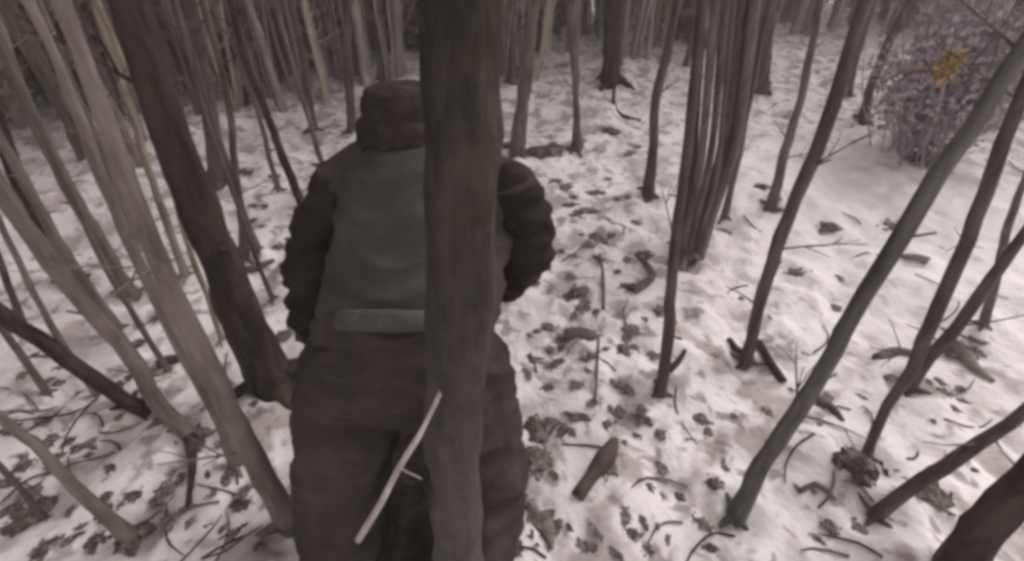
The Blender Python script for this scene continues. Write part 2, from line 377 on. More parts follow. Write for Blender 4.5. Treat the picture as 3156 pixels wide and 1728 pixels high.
def pixel_tree(name, pix, wid, m, label, dy=0.0, ybase=None, **k):
    """pix: photo pixels base first; wid: widths in photo pixels at each of them."""
    b = ground_at(*pix[0]) if ybase is None else U(*pix[0], ybase)
    pts = [b]
    for i, (x, y) in enumerate(pix[1:]):
        pts.append(U(x, y, b.y + dy * (i + 1) / len(pix)))
    rads = [px_size(p, w) / 2 for p, w in zip(pts, wid)]
    return grow_tree(name, pts, rads, m, label, **k)
S = 3156 / 2575.0
def O(*a): return [(x * S, y * S) for x, y in a]

# thick trunk between the camera and the person
fp = [U(1418, 1830, .60), U(1405, 1400, .60), U(1402, 1000, .60), U(1410, 550, .60), U(1410, 0, .60)]
fp[0].z = terrain(fp[0].x, fp[0].y) - .02
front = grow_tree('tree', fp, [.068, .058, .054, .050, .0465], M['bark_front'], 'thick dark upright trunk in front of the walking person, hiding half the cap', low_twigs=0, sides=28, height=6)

right = [
 # pixels (in the 2575-wide view), widths, bark, label
 (O((1660, 990), (1682, 800), (1702, 620), (1735, 300), (1765, 0)), (34, 34, 30, 28, 26), 'bark_brown', 'slim brown tree footing just left of centre of the open snow, below the stem clump'),
 (O((1870, 922), (1905, 790), (1962, 590), (2050, 380), (2115, 210), (2180, 0)), (32, 32, 38, 40, 38, 36), 'bark_brown', 'long slim brown tree leaning right beside the clear snow'),
 (O((1848, 1300), (1955, 1110), (2070, 925), (2215, 680), (2365, 440), (2535, 200)), (52, 48, 46, 48, 50, 52), 'bark_green', 'greenish grey sapling slanting across the right foreground to the frame edge'),
 (O((2170, 1160), (2230, 1020), (2295, 930), (2390, 720), (2480, 490), (2575, 255)), (24, 28, 36, 38, 36, 34), 'bark_brown', 'brown slanting tree with a dark root clod at its foot'),
 (O((2282, 975), (2330, 900), (2400, 815), (2490, 700), (2600, 560)), (36, 34, 32, 30, 28), 'bark_brown', 'thin forked brown stem beside the tree with a root clod'),
 (O((2195, 1298), (2320, 1205), (2450, 1110), (2600, 1010)), (36, 40, 36, 32), 'bark_brown', 'low dark tree leaning hard right near the bottom right corner'),
 (O((2395, 1450), (2480, 1330), (2560, 1235), (2690, 1090)), (100, 92, 86, 80), 'bark_dark', 'thickest dark trunk cut by the bottom right corner'),
 (O((1935, 532), (1965, 420), (2000, 300), (2045, 120), (2065, 0)), (32, 26, 24, 22, 20), 'bark_purple', 'slight mauve brown tree left of the long slim brown tree'),
 (O((2166, 312), (2185, 230), (2225, 130), (2290, 0)), (28, 24, 24, 22), 'bark_brown', 'short looking dark tree left of the twiggy shrub'),
 (O((1915, 232), (1925, 130), (1940, 0)), (36, 34, 32), 'bark_brown', 'dark tree at the back right of the stem clump'),
 (O((1532, 218), (1538, 110), (1545, 0)), (54, 56, 54), 'bark_dark', 'stout dark tree beside the bent twig at the back'),
 (O((1628, 502), (1640, 380), (1655, 240), (1692, 50)), (34, 28, 28, 28), 'bark_brown', 'slim tree right of the bent twig'),
 (O((1450, 384), (1447, 250), (1440, 100), (1438, 0)), (30, 18, 32, 46), 'bark_purple', 'spindly mauve tree above the litter heap behind the right shoulder'),
 (O((1300, 392), (1312, 250), (1330, 100), (1342, 0)), (44, 40, 44, 46), 'bark_grey', 'pale brown tree just right of the thick dark trunk'),
 (O((1822, 548), (1850, 430), (1885, 250), (1925, 0)), (20, 18, 18, 18), 'bark_grey', 'thin grey tree close behind the stem clump'),
 (O((2135, 240), (2150, 170), (2180, 60), (2200, 0)), (16, 16, 16, 16), 'bark_grey', 'thin grey pole behind the long slim brown tree'),
 (O((2470, 820), (2500, 700), (2540, 560), (2600, 400)), (22, 22, 20, 20), 'bark_grey', 'thin grey sapling by the right frame edge'),
]
for pix, w, m, lab in right:
    pixel_tree('tree', pix, w, M[m], lab, roots=0 if max(w) > 90 else 4, low_twigs=3, height=random.uniform(4.0, 5.5), group='slim trees on the open snow at the right')
# clump of stems growing from one stool (one thing)
cb = ground_at(1722 * S, 672 * S); root = empty('stem_clump', cb)
tag(root, 'clump of dark mauve brown stems rising from one foot right of centre', 'tree clump')
for x0, (x1, y1), (x2, y2), w, m in [(1700, (1742, 400), (1768, 0), 30, 'bark_brown'), (1712, (1765, 380), (1800, 0), 34, 'bark_purple'), (1722, (1790, 370), (1826, 0), 30, 'bark_brown'),
                                     (1735, (1822, 360), (1862, 0), 52, 'bark_brown'), (1748, (1850, 350), (1898, 0), 46, 'bark_purple'), (1742, (1805, 420), (1845, 0), 22, 'bark_grey'), (1754, (1868, 330), (1935, 0), 20, 'bark_brown')]:
    b = ground_at(x0 * S, random.uniform(655, 690) * S); yy = cb.y + random.uniform(-.2, .3)
    P = [b, U((x0 * .6 + x1 * .4) * S, (672 * .6 + y1 * .4) * S, yy), U(x1 * S, y1 * S, yy), U(x2 * S, y2 * S, yy)]
    P[0].z -= .06; d = (P[-1] - P[-2]).normalized()
    for i in range(5): d = (d + Vector((0, 0, .25))).normalized(); P.append(P[-1] + d * .6)
    rr = [px_size(P[2], w * .72) / 2 * f for f in (1.15, 1.05, 1, .95)]; rr += [rr[-1] * (1 - .17 * (i + 1)) for i in range(5)]
    Q = resample(P, .08); RQ = list(np.interp(np.linspace(0, len(P) - 1, len(Q)), range(len(P)), rr))
    mb = MB(); mb.tube([q - cb for q in Q], RQ, 10, .14, True, .1, random.random() * 9); st = mb.build('stem', M[m], root)
    tm = MB(); branch_mesh(tm, Q[int(len(Q) * .75)] - cb, (random.uniform(-1, 1), random.uniform(-1, 1), 1), .8, .008, 2, 5); tm.build('branch', M[m], st)

left = [
 (O((700, 985), (592, 765), (482, 500), (402, 290), (312, 0)), (118, 112, 108, 102, 98), 'bark_dark', 'stout dark tree left of the walking person, foot beside the hip'),
 (O((735, 1330), (600, 1070), (455, 800), (325, 480), (225, 180)), (66, 60, 56, 52, 48), 'bark_pale', 'broad pale grey brown trunk slanting in the left foreground'),
 (O((600, 1180), (500, 960), (380, 720), (260, 460), (170, 220)), (30, 30, 30, 30, 28), 'bark_pale', 'slimmer pale trunk just left of the broad pale one'),
 (O((300, 830), (200, 690), (110, 540), (30, 390)), (24, 26, 28, 28), 'bark_pale', 'thin brown stem leaning left beside the dark edge tree'),
 (O((130, 1000), (60, 900), (-20, 790)), (18, 18, 18), 'bark_grey', 'thin grey stem crossing the blackish thin stem'),
 (O((655, 640), (600, 500), (555, 360), (500, 190)), (16, 16, 16, 16), 'bark_grey', 'thin grey stem just right of the stout dark tree'),
 (O((470, 700), (420, 560), (375, 430), (330, 280)), (20, 20, 20, 20), 'bark_olive', 'thin olive stem close behind the stout dark tree'),
 (O((545, 1010), (470, 860), (400, 690), (330, 500), (270, 300)), (18, 18, 18, 18, 18), 'bark_brown', 'thin brown stem between the broad pale trunk and the stout dark tree'),
 (O((430, 940), (340, 800), (250, 640), (170, 470)), (16, 16, 16, 16), 'bark_grey', 'thin grey stem crossing behind the slimmer pale trunk'),
 (O((250, 1000), (170, 880), (90, 740), (20, 600)), (16, 16, 16, 16), 'bark_pale', 'thin pale stem above the blackish thin stem'),
 (O((60, 820), (20, 720), (-30, 600)), (18, 18, 18), 'bark_brown', 'thin brown stem cut by the left frame edge'),
 (O((560, 860), (520, 740), (470, 600), (420, 430)), (15, 15, 15, 15), 'bark_olive', 'thin olive stem touching the left side of the stout dark tree'),
 (O((690, 760), (640, 640), (600, 520), (545, 370)), (14, 14, 14, 14), 'bark_brown', 'thin brown stem close right of the stout dark tree foot'),
 (O((700, 480), (672, 370), (640, 250), (600, 110)), (14, 14, 14, 14), 'bark_grey', 'thin grey stem beside the thin dark leaning tree'),
 (O((120, 1310), (60, 1240), (-20, 1150)), (16, 16, 16), 'bark_brown', 'thin brown stem low in the bottom left corner'),
 (O((830, 470), (790, 350), (750, 220), (715, 90)), (16, 16, 15, 15), 'bark_purple', 'thin mauve stem just left of the shoulder of the person'),
 (O((350, 1038), (200, 925), (95, 845), (-30, 760)), (38, 40, 44, 50), 'bark_dark', 'blackish thin stem leaning far left over the snow'),
 (O((495, 1112), (420, 1035), (330, 900), (205, 760), (60, 560), (-20, 430)), (46, 42, 46, 48, 48, 48), 'bark_pale', 'pale brown leaning tree between the broad pale trunk and the blackish thin stem'),
 (O((342, 1362), (265, 1295), (180, 1222), (80, 1120), (-30, 1035)), (44, 34, 30, 28, 26), 'bark_pale', 'brown leaning stem nearest the bottom left corner'),
 (O((622, 665), (605, 520), (590, 380), (560, 200)), (26, 22, 20, 20), 'bark_brown', 'thin brown tree with a hooked foot right of the stout dark tree'),
 (O((765, 530), (715, 400), (660, 260), (605, 90)), (26, 24, 22, 20), 'bark_dark', 'thin dark leaning tree left of the shoulder of the person'),
 (O((555, 470), (532, 330), (508, 190), (480, 40)), (48, 44, 44, 40), 'bark_brown', 'brown tree right of the stout dark tree, farther back'),
 (O((345, 760), (250, 600), (160, 450), (90, 300)), (30, 32, 34, 34), 'bark_pale', 'hindmost pale leaning tree, behind the broad pale trunk'),
 (O((190, 730), (110, 590), (40, 440), (-20, 300)), (38, 40, 42, 42), 'bark_dark', 'dark leaning tree close to the left frame edge'),
 (O((410, 790), (350, 640), (290, 490), (240, 360)), (22, 24, 26, 26), 'bark_grey', 'thin grey tree left of the stout dark tree'),
 (O((885, 330), (880, 200), (872, 30)), (26, 26, 24), 'bark_brown', 'brown tree touching the left side of the cap'),
 (O((790, 330), (770, 200), (745, 60)), (24, 22, 22), 'bark_brown', 'slim brown tree left of the cap'),
 (O((960, 200), (955, 120), (945, 0)), (22, 20, 20), 'bark_grey', 'slim grey tree above the cap'),
]
for pix, w, m, lab in left:
    pixel_tree('tree', pix, w, M[m], lab, low_twigs=1 if max(w) > 80 else 2, height=random.uniform(4.0, 5.5), group='leaning trees on the left')

# ---- far crowded stand: six prototypes copied
def proto_tree(m):
    P = [Vector((0, 0, 0))]; d = Vector((random.uniform(-.05, .05), random.uniform(-.05, .05), 1))
    for i in range(12):
        d = (d + Vector((random.uniform(-.05, .05), random.uniform(-.05, .05), .12))).normalized(); P.append(P[-1] + d * .6)
    rr = [.06 * (1 - .07 * i) for i in range(13)]
    return grow_tree('tree', P, rr, m, 'far tree', height=7, flare=1.35, low_twigs=9, limbs=0, sides=9, roots=0, twig_len=(.25, .8))
kinds = [('far_dark', 'far dark brown trunk in the crowded stand along the top'), ('far_brown', 'far mid brown trunk in the crowded stand along the top'),
         ('far_mauve', 'far mauve grey trunk in the crowded stand along the top'), ('far_beige', 'far olive beige trunk in the crowded stand along the top'), ('far_grey', 'far pale grey brown trunk in the crowded stand along the top')]
protos = []
for m, lab in kinds:
    for q in range(2):
        p = proto_tree(M[m]); tag(p, lab, 'tree', lab.replace('trunk', 'trunks').replace('far ', '')); protos.append(p)
def copy_tree(src, loc, scale, rz):
    r = src.copy(); C.objects.link(r); r.location = loc; r.scale = scale; r.rotation_euler = (random.uniform(-.05, .05), random.uniform(-.05, .05), rz)
    for ch in src.children:
        c = ch.copy(); C.objects.link(c); c.parent = r
    return r
spots = []; tries = 0
def clear_zone(px, py):
    if 1900 * S < px < 2700 * S and py > 110 * S: return True
    if 1380 * S < px < 1900 * S and py > 170 * S: return True
    if 850 * S < px < 1400 * S and py > 230 * S: return True
    if 450 * S < px < 860 * S and py > 300 * S: return True
    if px < 450 * S and py > 420 * S: return True
    return False
while len(spots) < 296 and tries < 40000:
    tries += 1
    y = random.uniform(2.8, 11.5); x = random.uniform(-1.5, 1.4) * y
    z = terrain(x, y); q = proj((x, y, z))
    if q is None or not -260 < q[0] < 3420 or (q[1] < -4 and len(spots) > 40) or q[1] < -200 or clear_zone(*q) or (q[0] < 900 and random.random() < .62): continue
    if any((x - a) ** 2 + (y - b) ** 2 < (.10 + .016 * y) ** 2 for a, b, _ in spots): continue
    spots.append((x, y, q[0]))
far = []
for i, (x, y, qx) in enumerate(spots):
    dark = 0.4 if x < -2.5 else .2
    k = random.randrange(4) if random.random() < dark else random.randrange(4, 10)
    if i < len(protos): k = i
    s = random.uniform(.5, 1.2) * (1.3 if y > 8 else .85); sc3 = (s, s, random.uniform(.8, 1.15)); rz = random.uniform(0, 6.28)
    loc = (x, y, terrain(x, y) - .03); pr = protos[k]
    if i < len(protos): pr.location = loc; pr.scale = sc3; pr.rotation_euler = (0, 0, rz); t = pr
    else: t = copy_tree(pr, loc, sc3, rz)
    far.append((qx, k // 2, t))
ordw = ['first', 'second', 'third', 'fourth', 'fifth', 'sixth', 'seventh', 'eighth', 'ninth', 'tenth', 'eleventh', 'twelfth', 'thirteenth', 'fourteenth', 'fifteenth', 'sixteenth', 'seventeenth', 'eighteenth', 'nineteenth', 'twentieth']
regions = [(130, 'at the left frame edge'), (420, 'left of the stout dark tree'), (750, 'just right of the stout dark tree'), (1080, 'left of the cap'), (1400, 'above the cap'), (1680, 'right of the thick dark trunk'), (2020, 'around the bent twig'), (2420, 'behind the stem clump'), (2800, 'left of the shrub'), (9999, 'behind the shrub')]
colw = ['dark brown', 'mid brown', 'mauve grey', 'olive beige', 'pale grey brown']
count = {}
for qx, c, t in sorted(far, key=lambda e: e[0]):
    reg = next(r for lim, r in regions if qx < lim); n_ = count.get((c, reg), 0); count[(c, reg)] = n_ + 1
    t['label'] = ordw[min(n_, 19)] + ' ' + colw[c] + ' far trunk from the left, ' + reg

# ---- bare coppice clumps among the far trunks
def coppice(m):
    root = empty('coppice_clump', (0, 0, 0))
    for q in range(11):
        an = random.uniform(0, 6.28); sp = random.uniform(.03, .22); tm = MB(); r0 = random.uniform(.012, .030); L = random.uniform(2.4, 4.2)
        P = [Vector((math.cos(an) * .12, math.sin(an) * .12, -.08))]; d = Vector((math.cos(an) * sp, math.sin(an) * sp, 1)).normalized()
        for i in range(9): d = (d + Vector((random.uniform(-.05, .05), random.uniform(-.05, .05), .05))).normalized(); P.append(P[-1] + d * L / 9)
        tm.tube(P, [r0 * (1 - .08 * i) for i in range(10)], 6, .12)
        for b_ in range(4): branch_mesh(tm, P[random.randint(2, 8)], (math.cos(an + b_), math.sin(an + b_), 1.2), random.uniform(.4, .9), r0 * .35, 1, 4)
        tm.build('stem', m, root)
    return root
cps = [coppice(M[m]) for m in ('far_brown', 'far_beige', 'far_mauve')]
cspots = []; tries = 0
while len(cspots) < 135 and tries < 30000:
    tries += 1; y = random.uniform(4.5, 10.5); x = random.uniform(-1.05, 1.35) * y; q = proj((x, y, terrain(x, y)))
    if q is None or not -60 < q[0] < 3200 or q[1] < 0 or clear_zone(q[0], q[1] + 30) or any((x - a) ** 2 + (y - b) ** 2 < .07 for a, b, _ in cspots): continue
    cspots.append((x, y, q[0]))
count = {}
for i, (x, y, qx) in enumerate(sorted(cspots, key=lambda e: e[2])):
    k = random.randrange(3) if i > 2 else i; loc = (x, y, terrain(x, y)); sc_ = random.uniform(.75, 1.25)
    t = cps[k] if i < 3 else copy_tree(cps[k], loc, (1, 1, 1), random.uniform(0, 6.28))
    t.location = loc; t.scale = (sc_, sc_, 1)
    reg = next(r for lim, r in regions if qx < lim); n_ = count.get((k, reg), 0); count[(k, reg)] = n_ + 1
    tag(t, ordw[n_] + ' ' + ('brown', 'olive', 'mauve')[k] + ' bare stemmed bush from the left, ' + reg, 'bush', 'bare stemmed bushes among the far trunks')

# ---- young beeches that kept their brown leaves (top left), and added unseen shade trees
def leaf_quads(v, f, p, size, n=1):
    for i in range(n):
        d = Vector((random.gauss(0, 1), random.gauss(0, 1), random.gauss(-.9, .6))).normalized(); s = d.orthogonal(); s.rotate(Matrix.Rotation(random.uniform(0, 6.28), 3, d))
        nrm = d.cross(s); L = size * random.uniform(.7, 1.3); W = L * .3; b = len(v)
        v += [p, p + d * L * .5 + s * W + nrm * L * .12, p + d * L - nrm * L * .1, p + d * L * .5 - s * W + nrm * L * .12]
        f += [(b, b + 1, b + 2), (b, b + 2, b + 3)]
def leafy_tree(base, h, rad, lab, low=.35, nl=3000):
    root = empty('beech_tree', base); tag(root, lab, 'tree', 'brown leaved young trees at the top left')
    P = [Vector((0, 0, -.08))]; d = Vector((random.uniform(-.08, .08), 0, 1))
    for i in range(int(h / .4)): d = (d + Vector((random.uniform(-.07, .07), random.uniform(-.07, .07), .1))).normalized(); P.append(P[-1] + d * .4)
    mb = MB(); n = len(P); mb.tube(P, [.05 * (1 - .85 * i / n) for i in range(n)], 9, .12); mb.build('trunk', M['bark_dark'], root)
    lv, lf = [], []
    for q in range(26):
        i = random.randint(max(1, int(n * low / h)), n - 1); an = random.uniform(0, 6.28); tm = MB()
        L = rad * random.uniform(.6, 1.1) * (1.1 - .6 * i / n)
        pts = branch_mesh(tm, P[i], (math.cos(an), math.sin(an), .3), L, .011, 1, 5, .05); tm.build('branch', M['bark_dark'], root)
        for pt in pts[1:]:
            for k in range(nl // 26):
                leaf_quads(lv, lf, pt + Vector((random.gauss(0, .17), random.gauss(0, .17), random.gauss(-.05, .17))), .062)
    o = mesh_obj('crown', lv, lf, M['leaf_brown'], root, False); o['kind'] = 'stuff'; return root
for (x, y, h, r, low, lab) in [(-5.6, 4.3, 4.2, 1.0, .4, 'brown leaved young tree at the left frame edge of the top'),
                          (-4.9, 5.2, 4.4, .9, .5, 'brown leaved young tree just left of the stout dark tree'),
                          (-6.3, 6.3, 4.8, 1.2, .3, 'brown leaved young tree in the top left corner, second row'),
                          (-5.0, 7.0, 5.0, 1.2, .2, 'brown leaved young tree behind the stout dark tree, second row'),
                          (-3.7, 7.2, 5.0, 1.1, .2, 'brown leaved young tree just right of the stout dark tree'),
                          (-2.6, 7.7, 4.8, 1.0, .3, 'brown leaved young tree left of the cap, farther back'),
                          (-4.2, 8.8, 5.0, 1.3, .3, 'brown leaved young tree hindmost in the top left'),
                          (-3.9, 4.7, 4.4, .8, .8, 'brown leaved sapling between the leaning trees and the stout dark tree'),
                          (-4.9, 4.0, 4.2, .8, .5, 'brown leaved sapling nearest the left frame edge'),
                          (-3.3, -.3, 4.6, 1.3, 2.0, 'added unseen shade tree, high crowned brown leaved, level with the camera on the left'),  # from here on, added out of view to shade the snow at left
                          (-3.0, 1.3, 4.6, 1.4, 1.9, 'added unseen shade tree, high crowned brown leaved, left of the blackish leaning stem'),
                          (-5.3, 2.6, 5.0, 1.3, 1.6, 'added unseen shade tree, high crowned brown leaved, outside the left frame edge, farther out')]:
    leafy_tree(Vector((x, y, terrain(x, y))), h, r, lab, low)
for (x, y, h, r, lab) in [(-4.75, 3.9, 2.0, .62, 'low brown leaved bush at the left frame edge'), (-4.35, 4.7, 2.0, .6, 'low brown leaved bush second from the left frame edge'),
                          (-3.75, 5.2, 2.0, .6, 'low brown leaved bush just left of the top of the stout dark tree'), (-3.05, 5.8, 2.0, .6, 'low brown leaved bush just right of the top of the stout dark tree'),
                          (-2.45, 6.3, 2.0, .6, 'low brown leaved bush midway between stout dark tree and cap'), (-1.75, 6.9, 2.0, .55, 'low brown leaved bush nearest the cap')]:
    t = leafy_tree(Vector((x, y, terrain(x, y))), h, r, lab, .12, 2600); t.name = 'brown_bush'; t['category'] = 'bush'; t['group'] = 'low brown leaved bushes at the top left'

# ---- twiggy shrub with an ochre leaf tuft at the top right
sb = ground_at(2300 * S, 408 * S); root = empty('shrub', sb)
tag(root, 'twiggy mauve grey shrub with an ochre leaf tuft at the top right', 'shrub')
for q in range(60):
    an = random.uniform(0, 6.28); tm = MB(); sp = random.uniform(.1, .75)
    branch_mesh(tm, (random.gauss(0, .14), random.gauss(0, .12), -.02), (math.cos(an) * sp, math.sin(an) * sp, 1), random.uniform(.5, 1.35), random.uniform(.005, .010), 3, 4)
    tm.build('stem', M['twig_mauve'], root)
lv, lf = [], []
for q in range(4200):
    u = Vector((random.gauss(0, 1), random.gauss(0, 1), random.gauss(0, 1))).normalized() * random.random() ** .45
    k = 1 + .75 * noise.noise(u * 1.9 + Vector((4, 0, 0)))
    leaf_quads(lv, lf, Vector((u.x * .52 * k, u.y * .45 * k, .74 + u.z * .55 * k)), .055)
mesh_obj('crown', lv, lf, M['twig_mauve'], root, False)['kind'] = 'stuff'
lv, lf = [], []; oc = U(2385 * S, 165 * S, sb.y - .45) - sb
for q in range(220):
    leaf_quads(lv, lf, oc + Vector((random.gauss(0, .028), random.gauss(0, .03), random.gauss(0, .05))), .045)
for q in range(90):
    leaf_quads(lv, lf, Vector((random.gauss(0, .3), random.gauss(-.1, .25), random.uniform(.2, 1.1))), .045)
mesh_obj('leaf_tuft', lv, lf, M['leaf_ochre'], root, False)['kind'] = 'stuff'
tm = MB(); tm.tube([(0, 0, 0), oc * .5 + Vector((.05, 0, 0)), oc], [.012, .009, .005], 6); tm.build('stem', M['twig_mauve'], root)

# ---------------------------------------------------------------- person seen from behind
Xa, Ya = Vector((1, 0, 0)), Vector((0, 1, 0))
def ring(px, py, y, hw, hd, tilt=45):
    return (U(px, py, y), Xa, hw, Vector((0, math.cos(R(tilt)), -math.sin(R(tilt)))), hd)
shL, shR = U(1062, 590, 1.22), U(1570, 590, 1.22)
elL, haL = U(965, 840, 1.08), U(955, 985, 1.10)
elR, haR = U(1630, 775, 1.16), U(1560, 880, 1.36)
hipL, hipR = U(1098, 1160, .96), U(1415, 1160, .96)
knL, knR = U(1060, 1430, .82), U(1478, 1430, .82)
ftL, ftR = U(1080, 1720, .72), U(1500, 1730, .72)
ftL.z = ftR.z = .10
ftL.z += terrain(ftL.x, ftL.y); ftR.z += terrain(ftR.x, ftR.y)
head = U(1248, 395, 1.30); neck = U(1255, 480, 1.27)
pel = U(1250, 1100, .97); chest = U(1290, 620, 1.24)
mb = MB()
hc = head + Vector((0, .015, .01))
mb.ball(hc, (.078, .098, .115), 20, 14); mb.limb([neck, hc + Vector((0, -.01, -.06))], [.06, .055])
mb.ball(hc + Vector((0, .085, -.055)), (.045, .035, .05)); mb.limb([hc + Vector((0, .095, .01)), hc + Vector((0, .118, -.022))], [.010, .015])   # jaw, nose
mb.limb([hc + Vector((-.022, .108, -.055)), hc + Vector((.022, .108, -.055))], [.008, .008])                                                    # lips
for s in (-1, 1): mb.ball(hc + Vector((s * .08, .0, -.01)), (.012, .022, .034))                                                                 # ears
mb.limb([neck, chest, pel], [.07, .11, .12]); mb.limb([shL, chest, shR], [.06, .09, .06])
mb.limb([shL, elL, haL], [.05, .042, .03]); mb.limb([shR, elR, haR], [.05, .042, .03])
mb.limb([pel, hipL, knL, ftL], [.1, .085, .06, .045]); mb.limb([pel, hipR, knR, ftR], [.1, .085, .06, .045])
person = remesh(mb, 'person', M['skin'], None, .009, it=3)
person.location = (-.30, .80, terrain(-.3, .8))
for v_ in person.data.vertices: v_.co -= person.location
tag(person, 'person seen from behind in dark jacket, olive vest and brown cap, leaning forward', 'person')
for s in (-1, 1):
    e = MB(); e.ball(hc + Vector((s * .031, .088, .008)), .012, 10, 7); e.build('eye', M['eye'], person).location = -person.location
e = MB(); e.ball(hc + Vector((0, -.018, .0)), (.084, .088, .10), 20, 12); remesh(e, 'hair', M['hair'], person, .008, wr=.003, wscale=.02)
# jacket: trunk and skirt
j = MB()
j.loft([ring(1262, 455, 1.29, .085, .075), ring(1275, 490, 1.275, .13, .085), ring(1298, 525, 1.26, .215, .11), ring(1312, 590, 1.235, .265, .135), ring(1308, 720, 1.16, .262, .15),
        ring(1290, 860, 1.07, .252, .155), ring(1258, 985, .99, .258, .168, 35), ring(1248, 1030, .975, .268, .178, 28)], 28)
j.limb([U(1130, 520, 1.25), U(1060, 585, 1.22)], [.07, .082]); j.limb([U(1470, 520, 1.25), U(1575, 590, 1.22)], [.07, .082])
remesh(j, 'jacket', M['jacket'], person, .011, wr=.017, wscale=.10, it=5, wr2=.010)
for a, b, c, side in ((shL, elL, haL, -1), (shR, elR, haR, 1)):
    s = MB(); m1 = a.lerp(b, .5) + Vector((side * .02, 0, 0)); s.limb([a, m1, b, b.lerp(c, .55), c], [.085, .077, .072, .062, .050])
    remesh(s, 'sleeve', M['sleeve'], person, .009, wr=.019, wscale=.070, it=3, wr2=.008)
# collar
s = MB(); s.loft([ring(1255, 490, 1.27, .125, .10, 40), ring(1252, 462, 1.285, .115, .098, 40), ring(1250, 440, 1.295, .105, .095, 40)], 20)
remesh(s, 'collar', M['sleeve'], person, .009, wr=.004, wscale=.05)
# olive vest over the back with lighter hem band
v = MB()
v.loft([ring(1292, 500, 1.262, .155, .105), ring(1290, 540, 1.245, .215, .133), ring(1282, 620, 1.205, .235, .162), ring(1280, 760, 1.13, .24, .178), ring(1272, 880, 1.055, .242, .18), ring(1258, 975, .99, .246, .178, 38)], 28)
vest = remesh(v, 'vest', M['vest'], person, .010, wr=.013, wscale=.11, it=4, wr2=.008)
b = MB(); b.loft([ring(1214, 958, .905, .145, .098, 38), ring(1211, 985, .893, .152, .102, 36), ring(1208, 1012, .882, .148, .098, 33)], 28)
remesh(b, 'hem_band', M['band'], vest, .008, wr=.002, wscale=.08, it=3)
# trousers
t = MB(); t.loft([ring(1252, 1000, .985, .235, .15, 30), ring(1247, 1060, .965, .270, .178, 24), ring(1240, 1130, .95, .288, .188, 16), ring(1238, 1180, .94, .282, .18, 12)], 28); t.limb([pel + Vector((0, 0, -.04)), hipL, knL, ftL + Vector((0, 0, .03))], [.165, .16, .135, .118]); t.limb([pel + Vector((0, 0, -.04)), hipR, knR, ftR + Vector((0, 0, .03))], [.165, .16, .135, .118])
remesh(t, 'trousers', M['trousers'], person, .010, wr=.021, wscale=.085, it=4, wr2=.010)
for f_ in (ftL, ftR):
    bt = MB(); gz = terrain(f_.x, f_.y)
    bt.limb([Vector((f_.x, f_.y, gz + .19)), Vector((f_.x, f_.y, gz + .06))], [.062, .056]); bt.limb([Vector((f_.x, f_.y - .02, gz + .045)), Vector((f_.x, f_.y + .11, gz + .05)), Vector((f_.x, f_.y + .19, gz + .045))], [.045, .05, .044])
    bo = remesh(bt, 'boot', M['boot'], person, .008, wr=.002, wscale=.05, it=3)
    so = MB(); so.loft([(Vector((f_.x, f_.y + .075, gz + h)), Xa, .054, Ya, .15) for h in (-.005, .02)], 20)
    s_o = so.build('sole', M['boot'], bo); s_o.location = -Vector(person.location)
# gloved hands, fingers half closed
def hand(w, fwd, side):
    g = MB(); fwd = fwd.normalized(); out = Vector((side, 0, 0)); out = (out - fwd * out.dot(fwd)).normalized(); pn = fwd.cross(out)
    if pn.y < 0: pn = -pn
    g.limb([w, w + fwd * .03, w + fwd * .075], [.036, .04, .034])
    for k, (o, L) in enumerate(((-.032, .062), (-.011, .075), (.011, .080), (.032, .070))):
        a = w + fwd * .075 + pn.cross(fwd) * o
        p1 = a + fwd * L * .42; p2 = p1 + (fwd * .6 + pn * .8) * L * .34; p3 = p2 + (fwd * -.1 + pn) * L * .26
        g.limb([a, p1, p2, p3], [.0125, .012, .011, .010])
    th = w + fwd * .03 - out * .034
    g.limb([th, th + (fwd * .5 - out * .7 + pn * .3).normalized() * .035, th + (fwd * .9 - out * .5 + pn * .6).normalized() * .065], [.015, .013, .011])
    remesh(g, 'glove', M['boot'], person, .0055, wr=.001, wscale=.03, it=2)
hand(haL, haL - elL, -1); hand(haR, haR - elR, 1)
# fur cap
h = MB()
h.loft([(head + Vector((0, 0, z)), Xa, a, Ya, b) for z, a, b in ((-.07, .104, .108), (-.045, .112, .114), (0, .114, .116), (.04, .113, .115), (.075, .110, .112), (.105, .098, .10), (.122, .066, .07))], 28)
cap = remesh(h, 'cap', M['hat'], person, .009, wr=.006, wscale=.035, it=3, wr2=.004)
h = MB(); h.loft([(head + Vector((0, 0, z)), Xa, a, Ya, b) for z, a, b in ((-.088, .118, .120), (-.07, .134, .136), (-.02, .136, .138), (.022, .130, .132), (.036, .118, .12))], 28)
remesh(h, 'fur_band', M['hat'], cap, .008, wr=.009, wscale=.028, it=2, wr2=.006)
# ear flaps one by one
for s in (-1, 1):
    h = MB(); h.limb([head + Vector((s * .108, .01, -.02)), head + Vector((s * .106, .03, -.085))], [.034, .03])
    fl = remesh(h, 'ear_flap', M['hat'], cap, .009, wr=.004, wscale=.035, it=3); 
